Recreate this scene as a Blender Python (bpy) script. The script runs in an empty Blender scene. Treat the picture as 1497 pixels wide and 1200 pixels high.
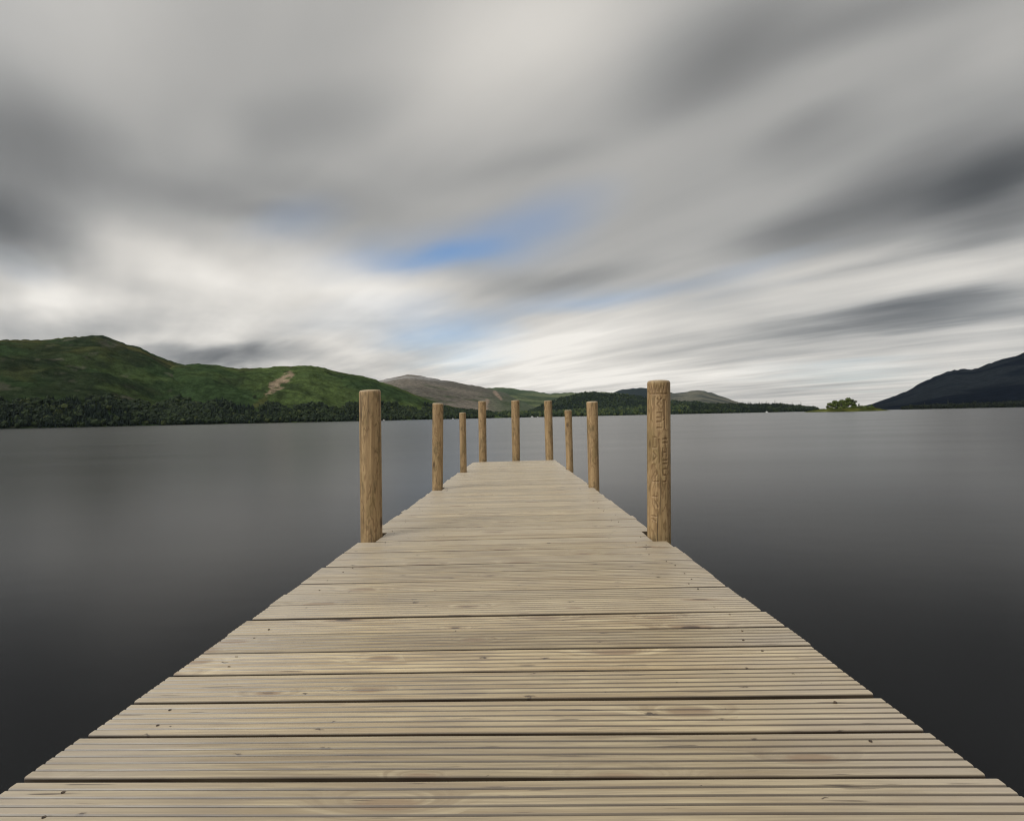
import bpy, bmesh, math, random
import numpy as np
from mathutils import Vector, Matrix

random.seed(7)
rng = np.random.default_rng(11)
S = bpy.context.scene
COL = S.collection

# ------------------------------------------------------------------ camera
W, H, F = 1497.0, 1200.0, 714.0
CX, CY = 748.5, 600.0
CAM_H = 1.33

def cam_dir(px, py):                       # camera axes: x right, y up, z back
    return Vector(((px - CX) / F, -(py - CY) / F, -1.0))

# the water horizon runs from (8, 625.6) to (1490, 594.6) in the photograph
a_, b_ = cam_dir(8, 625.6), cam_dir(1490, 594.6)
up_c = b_.cross(a_).normalized()
if up_c.y < 0: up_c = -up_c
fwd_c = Vector((0, 0, -1)); fwd_c = (fwd_c - up_c * fwd_c.dot(up_c)).normalized()
right_c = fwd_c.cross(up_c).normalized()
R3 = Matrix((right_c, fwd_c, up_c))        # camera -> world
CAM = Vector((0, 0, CAM_H))

def wdir(px, py):
    return R3 @ cam_dir(px, py)

cd = bpy.data.cameras.new('camera')
cam = bpy.data.objects.new('camera', cd); COL.objects.link(cam)
cd.sensor_fit = 'HORIZONTAL'; cd.sensor_width = 36; cd.lens = 36 * F / W
cd.clip_start = 0.05; cd.clip_end = 60000
cam.matrix_world = Matrix.Translation(CAM) @ R3.to_4x4()
S.camera = cam

# ------------------------------------------------------------------ helpers
def tag(o, label=None, cat=None, group=None, kind=None):
    if label: o['label'] = label
    if cat: o['category'] = cat
    if group: o['group'] = group
    if kind: o['kind'] = kind
    return o

def link(o, parent=None):
    COL.objects.link(o)
    if parent: o.parent = parent
    return o

def mesh_np(name, verts, faces, mat=None, smooth=False):
    """verts (n,3), faces (m,k) with constant k"""
    verts = np.ascontiguousarray(verts, dtype=np.float32); faces = np.ascontiguousarray(faces, dtype=np.int32)
    me = bpy.data.meshes.new(name)
    m, k = faces.shape
    me.vertices.add(len(verts)); me.vertices.foreach_set('co', verts.ravel())
    me.loops.add(m * k); me.loops.foreach_set('vertex_index', faces.ravel())
    me.polygons.add(m)
    me.polygons.foreach_set('loop_start', np.arange(0, m * k, k, dtype=np.int32))
    me.polygons.foreach_set('loop_total', np.full(m, k, dtype=np.int32))
    me.polygons.foreach_set('use_smooth', np.full(m, bool(smooth)))
    me.update(calc_edges=True); me.validate()
    if mat: me.materials.append(mat)
    return me

def add_col(me, name, cols):
    at = me.color_attributes.new(name, 'FLOAT_COLOR', 'POINT')
    c = np.ones((len(me.vertices), 4), dtype=np.float32); c[:, :cols.shape[1]] = cols
    at.data.foreach_set('color', c.ravel())

def hash2(ix, iy, seed):
    h = (ix.astype(np.int64) * 374761393 + iy.astype(np.int64) * 668265263 + seed * 1274126177) & 0xffffffff
    h = ((h ^ (h >> 13)) * 1274126177) & 0xffffffff
    h = h ^ (h >> 16)
    return (h & 0xffff) / 65535.0

def vnoise(x, y, seed=0):
    ix, iy = np.floor(x), np.floor(y); fx, fy = x - ix, y - iy
    fx = fx * fx * fx * (fx * (fx * 6 - 15) + 10); fy = fy * fy * fy * (fy * (fy * 6 - 15) + 10)
    a, b = hash2(ix, iy, seed), hash2(ix + 1, iy, seed)
    c, d = hash2(ix, iy + 1, seed), hash2(ix + 1, iy + 1, seed)
    return (a + (b - a) * fx) * (1 - fy) + (c + (d - c) * fx) * fy

def fbm(x, y, seed=0, octv=5, gain=0.5):
    s, a, t = 0, 1.0, 0
    for k in range(octv):
        s = s + a * vnoise(x * 2**k + 17.3 * k, y * 2**k - 9.1 * k, seed + k); t += a; a *= gain
    return s / t

def sstep(a, b, x):
    t = np.clip((x - a) / (b - a), 0, 1); return t * t * (3 - 2 * t)

class NT:
    """small node-tree helper"""
    def __init__(s, tree): s.t = tree; tree.nodes.clear()
    def n(s, typ, **kw):
        nd = s.t.nodes.new(typ)
        for k, v in kw.items(): setattr(nd, k, v)
        return nd
    def l(s, a, b): s.t.links.new(a, b)
    def setin(s, sock, v):
        if isinstance(v, bpy.types.NodeSocket): s.l(v, sock)
        elif v is not None: sock.default_value = v
    def math(s, op, a, b=None, c=None, clamp=False):
        nd = s.n('ShaderNodeMath', operation=op, use_clamp=clamp)
        for i, v in enumerate((a, b, c)): s.setin(nd.inputs[i], v)
        return nd.outputs[0]
    def vmath(s, op, a, b=None):
        nd = s.n('ShaderNodeVectorMath', operation=op)
        s.setin(nd.inputs[0], a); s.setin(nd.inputs[1], b)
        return nd.outputs[0]
    def rng(s, v, a, b, c=0.0, d=1.0, interp='SMOOTHSTEP'):
        nd = s.n('ShaderNodeMapRange', interpolation_type=interp)
        for i, x in enumerate((v, a, b, c, d)): s.setin(nd.inputs[i], x)
        return nd.outputs[0]
    def mix(s, f, a, b, mode='MIX'):
        nd = s.n('ShaderNodeMix', data_type='RGBA', blend_type=mode)
        s.setin(nd.inputs[0], f); s.setin(nd.inputs[6], a); s.setin(nd.inputs[7], b)
        return nd.outputs[2]
    def noise(s, vec, scale=1.0, detail=4.0, rough=0.5, dist=0.0, dim='3D'):
        nd = s.n('ShaderNodeTexNoise', noise_dimensions=dim)
        s.setin(nd.inputs['Vector'], vec); nd.inputs['Scale'].default_value = scale
        nd.inputs['Detail'].default_value = detail; nd.inputs['Roughness'].default_value = rough
        nd.inputs['Distortion'].default_value = dist
        return nd.outputs[0]
    def mapping(s, vec, loc=(0, 0, 0), rot=(0, 0, 0), scale=(1, 1, 1), typ='POINT'):
        nd = s.n('ShaderNodeMapping', vector_type=typ)
        s.setin(nd.inputs[0], vec); nd.inputs[1].default_value = loc
        nd.inputs[2].default_value = rot; nd.inputs[3].default_value = scale
        return nd.outputs[0]

def new_mat(name):
    m = bpy.data.materials.new(name); m.use_nodes = True
    nt = NT(m.node_tree)
    out = nt.n('ShaderNodeOutputMaterial'); bs = nt.n('ShaderNodeBsdfPrincipled')
    nt.l(bs.outputs[0], out.inputs[0])
    return m, nt, bs

# ------------------------------------------------------------------ sky
def build_world():
    w = bpy.data.worlds.new('World'); S.world = w; w.use_nodes = True
    nt = NT(w.node_tree)
    out = nt.n('ShaderNodeOutputWorld'); bg = nt.n('ShaderNodeBackground')
    nt.l(bg.outputs[0], out.inputs[0])
    STR = 0.1
    bg.inputs[1].default_value = STR
    sky = nt.n('ShaderNodeTexSky', sky_type='NISHITA'); sky.sun_disc = False
    sky.sun_elevation = SUN_EL; sky.sun_rotation = SUN_ROT
    sky.air_density = 1.0; sky.dust_density = 0.6; sky.ozone_density = 1.4
    tc = nt.n('ShaderNodeTexCoord'); d = tc.outputs['Generated']
    sep = nt.n('ShaderNodeSeparateXYZ'); nt.l(d, sep.inputs[0])
    x, y, z = sep.outputs
    zz = nt.math('ADD', nt.math('MAXIMUM', z, 0.0), 0.07)
    comb = nt.n('ShaderNodeCombineXYZ')
    nt.l(nt.math('DIVIDE', x, zz), comb.inputs[0]); nt.l(nt.math('DIVIDE', y, zz), comb.inputs[1])
    wd = wdir(120, 620); az = math.atan2(wd.y, wd.x)
    plane = nt.mapping(comb.outputs[0], rot=(0, 0, -az))          # x along the wind
    n_big = nt.noise(nt.mapping(plane, loc=(3.1, 1.7, 0), scale=(0.22, 0.5, 1)), 1.0, 2.5, 0.45)
    n_mid = nt.noise(nt.mapping(plane, loc=(9.4, 5.2, 0), scale=(0.28, 1.1, 1)), 1.0, 3.0, 0.5)
    n_iso = nt.noise(nt.mapping(plane, loc=(6.3, 2.9, 0), scale=(0.55, 0.85, 1)), 1.0, 5.0, 0.52, 0.25)
    n_iso2 = nt.noise(nt.mapping(plane, loc=(2.3, 7.9, 0), scale=(1.1, 1.7, 1)), 1.0, 4.0, 0.5, 0.2)
    side = nt.rng(x, -0.45, 0.35)                                # streakier towards the right, puffier to the left
    n_fine = nt.noise(nt.mapping(plane, loc=(1.2, 8.8, 0), scale=(0.45, 3.0, 1)), 1.0, 3.0, 0.5)
    # warp of the direction so that cloud masses have torn edges
    wn = nt.n('ShaderNodeTexNoise'); nt.l(nt.mapping(plane, scale=(0.5, 1.3, 1)), wn.inputs['Vector'])
    wn.inputs['Scale'].default_value = 1.0; wn.inputs['Detail'].default_value = 4.0
    wv = nt.vmath('SUBTRACT', wn.outputs['Color'], (0.5, 0.5, 0.5))
    wsc = nt.n('ShaderNodeVectorMath', operation='SCALE'); nt.l(wv, wsc.inputs[0]); wsc.inputs['Scale'].default_value = 0.11
    dw = nt.vmath('ADD', d, wsc.outputs[0])

    def blob(px, py, la, lb, ang):
        """soft ellipse of sky around a direction; la, lb: half axes, ang: degrees, counter-clockwise"""
        c = wdir(px, py).normalized()
        ca, sa = math.cos(math.radians(ang)), math.sin(math.radians(ang))
        e1 = wdir(px + ca * la, py - sa * la).normalized() - wdir(px - ca * la, py + sa * la).normalized()
        A = e1.length / 2; e1.normalize(); e1 = (e1 - c * e1.dot(c)).normalized()
        e2f = wdir(px + sa * lb, py + ca * lb).normalized() - wdir(px - sa * lb, py - ca * lb).normalized()
        B = e2f.length / 2
        e2 = c.cross(e1)
        m = Matrix((e1, e2, c)).transposed()
        mp = nt.mapping(dw, loc=c, rot=m.to_euler('XYZ'), scale=(A, B, 1.2), typ='TEXTURE')
        g = nt.n('ShaderNodeTexGradient', gradient_type='SPHERICAL'); nt.l(mp, g.inputs[0])
        return nt.rng(g.outputs[1], 0.0, 1.0)

    L = nt.rng(z, 0.0, 0.45, 0.80, 0.645)
    L = nt.math('ADD', L, nt.rng(z, 0.5, 0.95, 0.0, 0.12))
    for px, py, la, lb, ang, dv in CLOUDS:
        L = nt.math('MULTIPLY_ADD', blob(px, py, la, lb, ang), dv, L)
    # texture: broad soft streaks high up, finer bands towards the horizon
    L = nt.math('MULTIPLY_ADD', nt.math('SUBTRACT', n_big, 0.5), 0.14, L)
    L = nt.math('MULTIPLY_ADD', nt.math('SUBTRACT', n_mid, 0.5), nt.math('MULTIPLY', nt.rng(z, 0.08, 0.42, 0.34, 0.14), nt.rng(side, 0, 1, 0.35, 1.0)), L)
    L = nt.math('MULTIPLY_ADD', nt.math('SUBTRACT', n_iso, 0.5), nt.math('MULTIPLY', nt.rng(z, 0.06, 0.42, 0.42, 0.16), nt.rng(side, 0, 1, 1.0, 0.45)), L)
    L = nt.math('MULTIPLY_ADD', nt.math('SUBTRACT', n_iso2, 0.5), nt.math('MULTIPLY', nt.rng(z, 0.10, 0.40, 0.26, 0.05), nt.rng(side, 0, 1, 1.0, 0.5)), L)
    L = nt.math('MULTIPLY_ADD', nt.math('SUBTRACT', n_fine, 0.5), nt.rng(z, 0.05, 0.4, 0.26, 0.05), L)
    L = nt.math('MINIMUM', nt.math('MAXIMUM', L, 0.24), 0.97)
    lin = nt.math('POWER', L, 2.2)
    lin = nt.math('MULTIPLY', lin, 1.0 / STR)
    # glow of the hidden sun, behind the photographer
    sd = Vector((math.sin(SUN_AZ) * math.cos(SUN_EL), math.cos(SUN_AZ) * math.cos(SUN_EL), math.sin(SUN_EL)))
    dp = nt.n('ShaderNodeVectorMath', operation='DOT_PRODUCT'); nt.l(d, dp.inputs[0]); dp.inputs[1].default_value = sd
    glow = nt.rng(dp.outputs['Value'], 0.25, 1.0, 1.0, 2.8)
    lin = nt.math('MULTIPLY', lin, glow)
    tint = nt.mix(nt.rng(L, 0.5, 0.9), (0.99, 0.985, 0.962, 1), (1.0, 0.957, 0.885, 1))
    tint = nt.mix(nt.rng(L, 0.3, 0.55, 1.0, 0.0), tint, (0.98, 0.99, 1.0, 1))
    cl = nt.mix(1.0, tint, (1, 1, 1, 1), 'MULTIPLY')
    vm = nt.n('ShaderNodeVectorMath', operation='SCALE'); nt.l(cl, vm.inputs[0]); nt.l(lin, vm.inputs['Scale'])
    cloud = vm.outputs[0]
    # clear gaps
    gap = None
    for px, py, la, lb, ang, dv in GAPS:
        g = nt.math('MULTIPLY', blob(px, py, la, lb, ang), dv)
        gap = g if gap is None else nt.math('ADD', gap, g)
    gap = nt.math('MULTIPLY', gap, nt.rng(n_iso, 0.3, 0.62, 1.2, 0.72))
    gap = nt.math('MINIMUM', gap, 0.95)
    blue = nt.n('ShaderNodeVectorMath', operation='MULTIPLY'); nt.l(sky.outputs[0], blue.inputs[0]); blue.inputs[1].default_value = SKYGAIN
    col = nt.mix(gap, cloud, blue.outputs[0])
    nt.l(col, bg.inputs[0])

# px, py, half axes, angle, brightness change
CLOUDS = [
    (740, 60, 330, 190, 30, .15), (880, 20, 200, 130, 20, .04), (170, 50, 230, 170, -10, .03),
    (0, 260, 300, 210, 0, -.14), (70, 205, 190, 90, -10, -.06), (20, 335, 200, 70, -12, -.17), (330, 240, 420, 130, 0, -.03),
    (460, 180, 260, 70, 15, -.06), (320, 215, 90, 70, 20, .05), (440, 290, 300, 55, -5, -.05),
    (1060, 80, 270, 120, 24, -.17), (1300, 30, 260, 60, 18, -.10), (1480, 70, 160, 60, 30, .05),
    (1330, 290, 340, 130, 20, -.22), (1480, 280, 210, 100, 20, -.21), (1180, 210, 150, 45, 22, -.08),
    (1130, 350, 150, 60, 15, -.10),
    (1350, 390, 240, 38, 10, .14), (1170, 420, 150, 25, 10, .05),
    (1370, 455, 240, 38, 6, -.31), (1200, 475, 190, 28, 6, -.16), (1460, 425, 120, 22, 8, -.10),
    (1440, 500, 160, 26, 5, .06), (1250, 520, 250, 22, 3, .04),
    (200, 365, 190, 60, -18, .10), (340, 425, 380, 115, -2, .20), (540, 400, 190, 66, -8, .14),
    (80, 440, 150, 45, 0, .08), (130, 478, 190, 34, -2, -.12),
    (350, 523, 210, 34, 0, -.30), (90, 500, 160, 22, 0, -.06), (250, 500, 160, 26, 3, .04),
    (300, 300, 260, 40, -14, -.05), (410, 318, 150, 22, 5, -.04),
    (640, 430, 180, 40, 5, .06), (830, 400, 150, 34, 8, -.10), (960, 370, 140, 36, 14, .02), (1010, 430, 130, 26, 12, -.05),
    (800, 490, 360, 50, 4, .15), (830, 548, 480, 50, 0, .17), (640, 450, 330, 70, 0, .05), (520, 520, 200, 24, 0, .04), (1100, 500, 160, 22, 6, .02),
    (750, 235, 200, 40, 10, -.05), (600, 250, 220, 60, 20, -.02), (900, 250, 240, 70, 22, .02),
]
GAPS = [
    (640, 368, 175, 36, 3, .48), (650, 358, 280, 64, 7, .38), (790, 315, 170, 54, 14, .26), (440, 325, 110, 44, 20, .26),
    (655, 488, 140, 70, 0, .68), (520, 470, 160, 40, 0, .14), (800, 440, 160, 34, 6, .2), (1080, 412, 190, 34, 14, .18), (910, 440, 140, 30, 6, .30), (40, 390, 90, 34, -20, .12),
    (560, 440, 120, 30, 0, .12), (1210, 540, 200, 30, 0, .14),
]
SKYGAIN = (1.0, 1.25, 1.45)
SUN_EL = math.radians(40)
SUN_AZ = math.radians(-128)               # clockwise from +Y: behind and to the left of the photographer
SUN_ROT = SUN_AZ
build_world()

sl = bpy.data.lights.new('sun', 'SUN'); sl.energy = 1.5; sl.angle = math.radians(24); sl.color = (1.0, 0.95, 0.86)
sun = bpy.data.objects.new('sun', sl); COL.objects.link(sun)
sv = Vector((math.sin(SUN_AZ) * math.cos(SUN_EL), math.cos(SUN_AZ) * math.cos(SUN_EL), math.sin(SUN_EL)))
sun.rotation_euler = sv.to_track_quat('Z', 'Y').to_euler(); sun.location = (-8, -8, 12)

# ------------------------------------------------------------------ water
def build_water():
    m, nt, bs = new_mat('lake_water')
    tc = nt.n('ShaderNodeTexCoord'); o = tc.outputs['Object']
    n1 = nt.noise(nt.mapping(o, scale=(0.05, 0.22, 1)), 1.0, 4.0, 0.55)
    n2 = nt.noise(nt.mapping(o, rot=(0, 0, 0.3), scale=(1.6, 3.2, 1)), 1.0, 3.0, 0.5)
    bs.inputs['Base Color'].default_value = (0.0050, 0.0055, 0.0062, 1)
    bs.inputs['IOR'].default_value = 1.33
    nt.l(nt.rng(n1, 0.3, 0.7, 0.205, 0.225), bs.inputs['Roughness'])
    bs.inputs['Specular Tint'].default_value = (0.92, 0.985, 1.08, 1)
    bs.inputs['Specular IOR Level'].default_value = 0.2
    bp = nt.n('ShaderNodeBump'); bp.inputs['Strength'].default_value = 0.07; bp.inputs['Distance'].default_value = 0.02
    nt.l(n2, bp.inputs['Height']); nt.l(bp.outputs[0], bs.inputs['Normal'])
    # one sheet, rings of quads out to 11 km
    rad = [0.5, 3, 8, 20, 60, 180, 500, 1200, 2500, 5000, 8000, 11200]; ns = 96
    v = [(0, 0, 0)]
    for r in rad:
        for k in range(ns):
            t = 2 * math.pi * k / ns; v.append((r * math.cos(t), r * math.sin(t), 0))
    bm = bmesh.new(); bv = [bm.verts.new(c) for c in v]
    for k in range(ns): bm.faces.new((bv[0], bv[1 + k], bv[1 + (k + 1) % ns]))
    for i in range(len(rad) - 1):
        for k in range(ns):
            a = 1 + i * ns + k; b = 1 + i * ns + (k + 1) % ns
            bm.faces.new((bv[a], bv[a + ns], bv[b + ns], bv[b]))
    me = bpy.data.meshes.new('water'); bm.to_mesh(me); bm.free(); me.materials.append(m)
    o = link(bpy.data.objects.new('water', me))
    tag(o, 'smooth grey lake water', 'water', kind='structure')
build_water()

# ------------------------------------------------------------------ hills
def hill_mat():
    m, nt, bs = new_mat('hillside')
    at = nt.n('ShaderNodeAttribute', attribute_name='col')
    tc = nt.n('ShaderNodeTexCoord')
    n = nt.noise(tc.outputs['Object'], 0.03, 6.0, 0.65)
    n2 = nt.noise(tc.outputs['Object'], 0.16, 3.0, 0.6)
    k = nt.math('MULTIPLY', nt.rng(n, 0.3, 0.7, 0.42, 1.0), nt.rng(n2, 0.3, 0.7, 0.8, 1.2))
    vm = nt.n('ShaderNodeVectorMath', operation='SCALE'); nt.l(at.outputs['Color'], vm.inputs[0]); nt.l(k, vm.inputs['Scale'])
    nt.l(vm.outputs[0], bs.inputs['Base Color'])
    bs.inputs['Roughness'].default_value = 1.0
    bs.inputs['Specular IOR Level'].default_value = 0.0
    n3 = nt.noise(tc.outputs['Object'], 0.012, 9.0, 0.68, 0.4)
    bp = nt.n('ShaderNodeBump'); bp.inputs['Strength'].default_value = 0.6; bp.inputs['Distance'].default_value = 28.0
    nt.l(n3, bp.inputs['Height']); nt.l(bp.outputs[0], bs.inputs['Normal'])
    return m
HILL_MAT = hill_mat()

class Hill:
    def __init__(s, sky, D, Fo, seed, rough=0.1, conv=0.5, foot=0.0):
        s.sky = np.array(sky, float); s.D = np.array(D, float); s.Fo = np.array(Fo, float)
        s.seed, s.rough, s.conv = seed, rough, conv
    def skyline(s, px):
        y = np.interp(px, s.sky[:, 0], s.sky[:, 1])
        k = 0
        for dx in (-9, -5, 0, 5, 9): k = k + np.interp(px + dx, s.sky[:, 0], s.sky[:, 1])
        return k / 5
    def ragged(s, px):                     # small knolls along the crest, in radians of elevation
        return -((vnoise(px / 5.0, px * 0 + s.seed, 3) - 0.5) * 1.1 + (vnoise(px / 17.0, px * 0 + s.seed, 4) - 0.5) * 1.6) / F
    def frame(s, px):
        py = s.skyline(px)
        vx = (px - CX) / F; vy = -(py - CY) / F
        r = np.array(R3)
        d = np.stack([r[i, 0] * vx + r[i, 1] * vy - r[i, 2] for i in range(3)], -1)
        hl = np.hypot(d[..., 0], d[..., 1])
        hd = d[..., :2] / hl[..., None]; el = d[..., 2] / hl
        D = np.interp(px, s.D[:, 0], s.D[:, 1]); Fo = np.interp(px, s.Fo[:, 0], s.Fo[:, 1])
        return hd, el * D + CAM_H, D, Fo
    def point(s, px, t):
        """t 0 at the shore, 1 on the ridge, up to 2 behind it"""
        hd, Ht, D, Fo = s.frame(px)
        r = np.where(t <= 1, Fo + (D - Fo) * t, D + (D - Fo) * 0.8 * (t - 1))
        xy = hd * r[..., None]
        tc = np.clip(t, 0, 1)
        P = (1 - s.conv) * tc ** 1.25 + s.conv * (1 - (1 - tc) ** 1.5)
        back = np.clip(t - 1, 0, 1)
        z = Ht * P * (1 - 0.75 * back * back * (3 - 2 * back))
        sc = np.maximum(D - Fo, 200) * 0.35
        n = fbm(xy[..., 0] / sc, xy[..., 1] / sc, s.seed, 6, 0.55) - 0.5
        rid = np.abs(fbm(xy[..., 0] / sc * 1.7 + 5, xy[..., 1] / sc * 1.7, s.seed + 9, 5) - 0.5)
        amp = Ht * s.rough * 4 * tc * (1 - tc) * (t <= 1)
        z = z + amp * (n * 1.6 - rid * 1.2 + 0.1)
        z = z + s.ragged(px) * D * sstep(.72, 1.0, t) * (1 - sstep(1.0, 1.5, t))
        z = np.where(Ht > 0.5, z, np.minimum(z, 0) - 2.0)
        z = z - 1.2 * (tc < 0.001)
        return np.concatenate([xy, z[..., None]], -1), n, rid
    def build(s, name, label, color, px0=-420, px1=1920, step=2.0, nt_=90):
        px = np.arange(px0, px1 + step, step)
        t = np.concatenate([np.linspace(0, 1, nt_), np.linspace(1.05, 2, 14)])
        PX, T = np.meshgrid(px, t)
        P, n, rid = s.point(PX, T)
        ny, nx = PX.shape
        idx = np.arange(ny * nx).reshape(ny, nx)
        faces = np.stack([idx[:-1, :-1], idx[:-1, 1:], idx[1:, 1:], idx[1:, :-1]], -1).reshape(-1, 4)
        me = mesh_np(name, P.reshape(-1, 3), faces, HILL_MAT, smooth=True)
        # pixel row of each point for colour patches with a place of their own on the hillside
        d = P - np.array(CAM)
        c = np.einsum('...i,ij->...j', d, np.array(R3))
        py = CY + F * c[..., 1] / c[..., 2]
        px_ = CX - F * c[..., 0] / c[..., 2]
        cols = color(P, T, n, rid, px_, py)
        add_col(me, 'col', cols.reshape(-1, 3).astype(np.float32))
        o = link(bpy.data.objects.new(name, me)); tag(o, label, 'hill', kind='structure')
        return o

def lerp(a, b, k): return np.asarray(a) + (np.asarray(b) - np.asarray(a)) * k[..., None]

def seg_patch(px, py, x0, y0, x1, y1, r0, r1):
    """soft patch around a segment: 1 on it, 0 outside"""
    dx, dy = x1 - x0, y1 - y0; L2 = dx * dx + dy * dy
    t = np.clip(((px - x0) * dx + (py - y0) * dy) / L2, 0, 1)
    d = np.hypot(px - x0 - t * dx, py - y0 - t * dy); r = r0 + (r1 - r0) * t
    return 1 - sstep(0.55, 1.25, d / r)

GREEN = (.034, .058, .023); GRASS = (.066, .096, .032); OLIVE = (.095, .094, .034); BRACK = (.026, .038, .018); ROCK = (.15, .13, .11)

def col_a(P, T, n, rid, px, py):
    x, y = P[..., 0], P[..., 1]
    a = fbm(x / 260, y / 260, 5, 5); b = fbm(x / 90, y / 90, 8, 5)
    c = lerp(BRACK, GREEN, sstep(.30, .52, a))  # bracken and green kept dark: cloud shade put into the fell's colour
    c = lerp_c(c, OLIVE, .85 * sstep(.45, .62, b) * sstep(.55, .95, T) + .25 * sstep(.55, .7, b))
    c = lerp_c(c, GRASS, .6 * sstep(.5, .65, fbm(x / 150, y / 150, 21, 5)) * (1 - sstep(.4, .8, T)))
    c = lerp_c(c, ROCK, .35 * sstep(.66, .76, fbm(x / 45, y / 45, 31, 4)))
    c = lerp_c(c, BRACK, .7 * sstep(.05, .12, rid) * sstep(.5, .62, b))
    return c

def lerp_c(c, d, k): return c + (np.asarray(d) - c) * np.asarray(k)[..., None]

SCREE = (.30, .235, .165)
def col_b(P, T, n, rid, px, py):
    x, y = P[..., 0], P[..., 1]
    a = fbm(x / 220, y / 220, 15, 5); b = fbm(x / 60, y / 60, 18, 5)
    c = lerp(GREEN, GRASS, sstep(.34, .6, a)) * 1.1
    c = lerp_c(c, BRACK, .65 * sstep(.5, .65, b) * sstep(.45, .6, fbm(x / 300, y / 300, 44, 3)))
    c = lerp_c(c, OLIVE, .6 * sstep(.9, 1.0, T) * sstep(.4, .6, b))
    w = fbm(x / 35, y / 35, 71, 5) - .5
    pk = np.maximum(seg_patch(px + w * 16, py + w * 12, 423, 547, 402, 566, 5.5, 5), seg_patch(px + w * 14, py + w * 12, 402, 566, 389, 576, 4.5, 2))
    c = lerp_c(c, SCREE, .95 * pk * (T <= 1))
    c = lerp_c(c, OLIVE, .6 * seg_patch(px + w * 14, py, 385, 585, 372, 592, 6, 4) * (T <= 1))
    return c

def col_grey(P, T, n, rid, px, py):
    x, y = P[..., 0], P[..., 1]
    a = fbm(x / 700, y / 700, 25, 6); b = fbm(x / 250, y / 250, 28, 5)
    c = lerp((.135, .122, .100), (.190, .168, .138), sstep(.35, .65, a))  # body tones lifted, some distance haze painted in
    c = lerp_c(c, (.36, .35, .34), .9 * sstep(.66, .92, T) * sstep(.38, .52, b) * (1 - sstep(625, 660, px)))
    c = lerp_c(c, (.075, .105, .058), .8 * sstep(690, 760, px + 40 * (a - .5)))
    c = lerp_c(c, (.05, .07, .03), .7 * sstep(.55, .68, b) * (1 - sstep(.5, .8, T)))
    w = fbm(x / 160, y / 160, 71, 5) - .5
    pk = np.maximum(seg_patch(px + w * 8, py + w * 6, 724, 574, 733, 584, 3.2, 1.5), seg_patch(px + w * 8, py + w * 6, 712, 586, 706, 599, 3.0, 4.5))
    c = lerp_c(c, (.33, .25, .19), .9 * pk * (T <= 1))
    return c

def col_green(P, T, n, rid, px, py):
    x, y = P[..., 0], P[..., 1]
    a = fbm(x / 500, y / 500, 35, 5)
    c = lerp((.075, .105, .058), (.150, .175, .090), sstep(.4, .62, a))  # pale greens include haze put into the colour
    return lerp_c(c, (.03, .05, .025), .6 * sstep(.5, .6, fbm(x / 260, y / 260, 38, 4)) * (1 - sstep(.6, .9, T)))

def col_slate(P, T, n, rid, px, py):
    x, y = P[..., 0], P[..., 1]
    a = fbm(x / 420, y / 420, 45, 5)
    c = lerp((.07, .08, .07), (.165, .160, .125), sstep(.4, .6, a) * sstep(950, 1010, px))  # paler right part has sunlight painted into its colour
    c = lerp_c(c, (.022, .032, .034), sstep(985, 950, px) * .9 if False else .9 * (1 - sstep(948, 985, px)))
    return c

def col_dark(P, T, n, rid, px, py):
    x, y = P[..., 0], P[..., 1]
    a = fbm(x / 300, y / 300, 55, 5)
    return lerp((.006, .009, .016), (.017, .022, .028), sstep(.4, .62, a))  # near-black tones: the shade on this slope is put into its colour

def col_wood(P, T, n, rid, px, py):
    a = fbm(P[..., 0] / 120, P[..., 1] / 120, 65, 5)
    return lerp((.020, .032, .014), (.042, .058, .022), sstep(.4, .62, a))

hill_left = Hill([(-420, 470), (-200, 486), (0, 497), (60, 497), (90, 495), (115, 492), (135, 489.5), (150, 490), (175, 500), (215, 512), (240, 524),
                  (265, 532), (320, 545), (370, 562), (430, 585), (500, 606), (560, 640), (1920, 660)],
                 [(-420, 2300), (600, 2500)], [(-420, 1150), (100, 1350), (600, 1750)], 3, 0.16)
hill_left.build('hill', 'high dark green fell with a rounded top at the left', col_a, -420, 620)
hill_scar = Hill([(-420, 660), (60, 640), (150, 600), (215, 560), (250, 536), (290, 531.5), (325, 534.5), (345, 539), (380, 537), (420, 535), (440, 535.5), (446, 533.5), (460, 535.5),
                  (500, 545), (535, 551), (555, 557), (600, 574), (625, 584), (660, 594), (720, 603), (800, 640), (1920, 660)],
                 [(-420, 2150), (400, 2150), (800, 2300)], [(-420, 1250), (300, 1500), (800, 1800)], 13, 0.16)
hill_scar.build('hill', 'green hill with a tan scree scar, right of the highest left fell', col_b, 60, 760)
hill_grey = Hill([(-420, 660), (380, 620), (470, 580), (520, 562), (553, 557), (575, 552), (590, 548), (603, 546.5), (620, 550), (650, 556.5), (690, 563.5), (715, 568), (745, 576),
                  (780, 588), (830, 603), (900, 640), (1920, 660)], [(-420, 6200), (1920, 6200)], [(-420, 2600), (1920, 3200)], 23, 0.10)
hill_grey.build('hill', 'distant brown hill with a pale grey summit', col_grey, 400, 880)
hill_green = Hill([(-420, 660), (560, 620), (640, 590), (690, 569), (715, 566.5), (750, 568), (785, 572), (808, 576), (840, 574), (870, 572), (905, 574), (960, 582), (1010, 592), (1080, 620), (1920, 660)],
                  [(-420, 7600), (1920, 7600)], [(-420, 3600), (1920, 3800)], 33, 0.07)
hill_green.build('hill', 'far pale green ridge behind the pier posts', col_green, 600, 1060)
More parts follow.
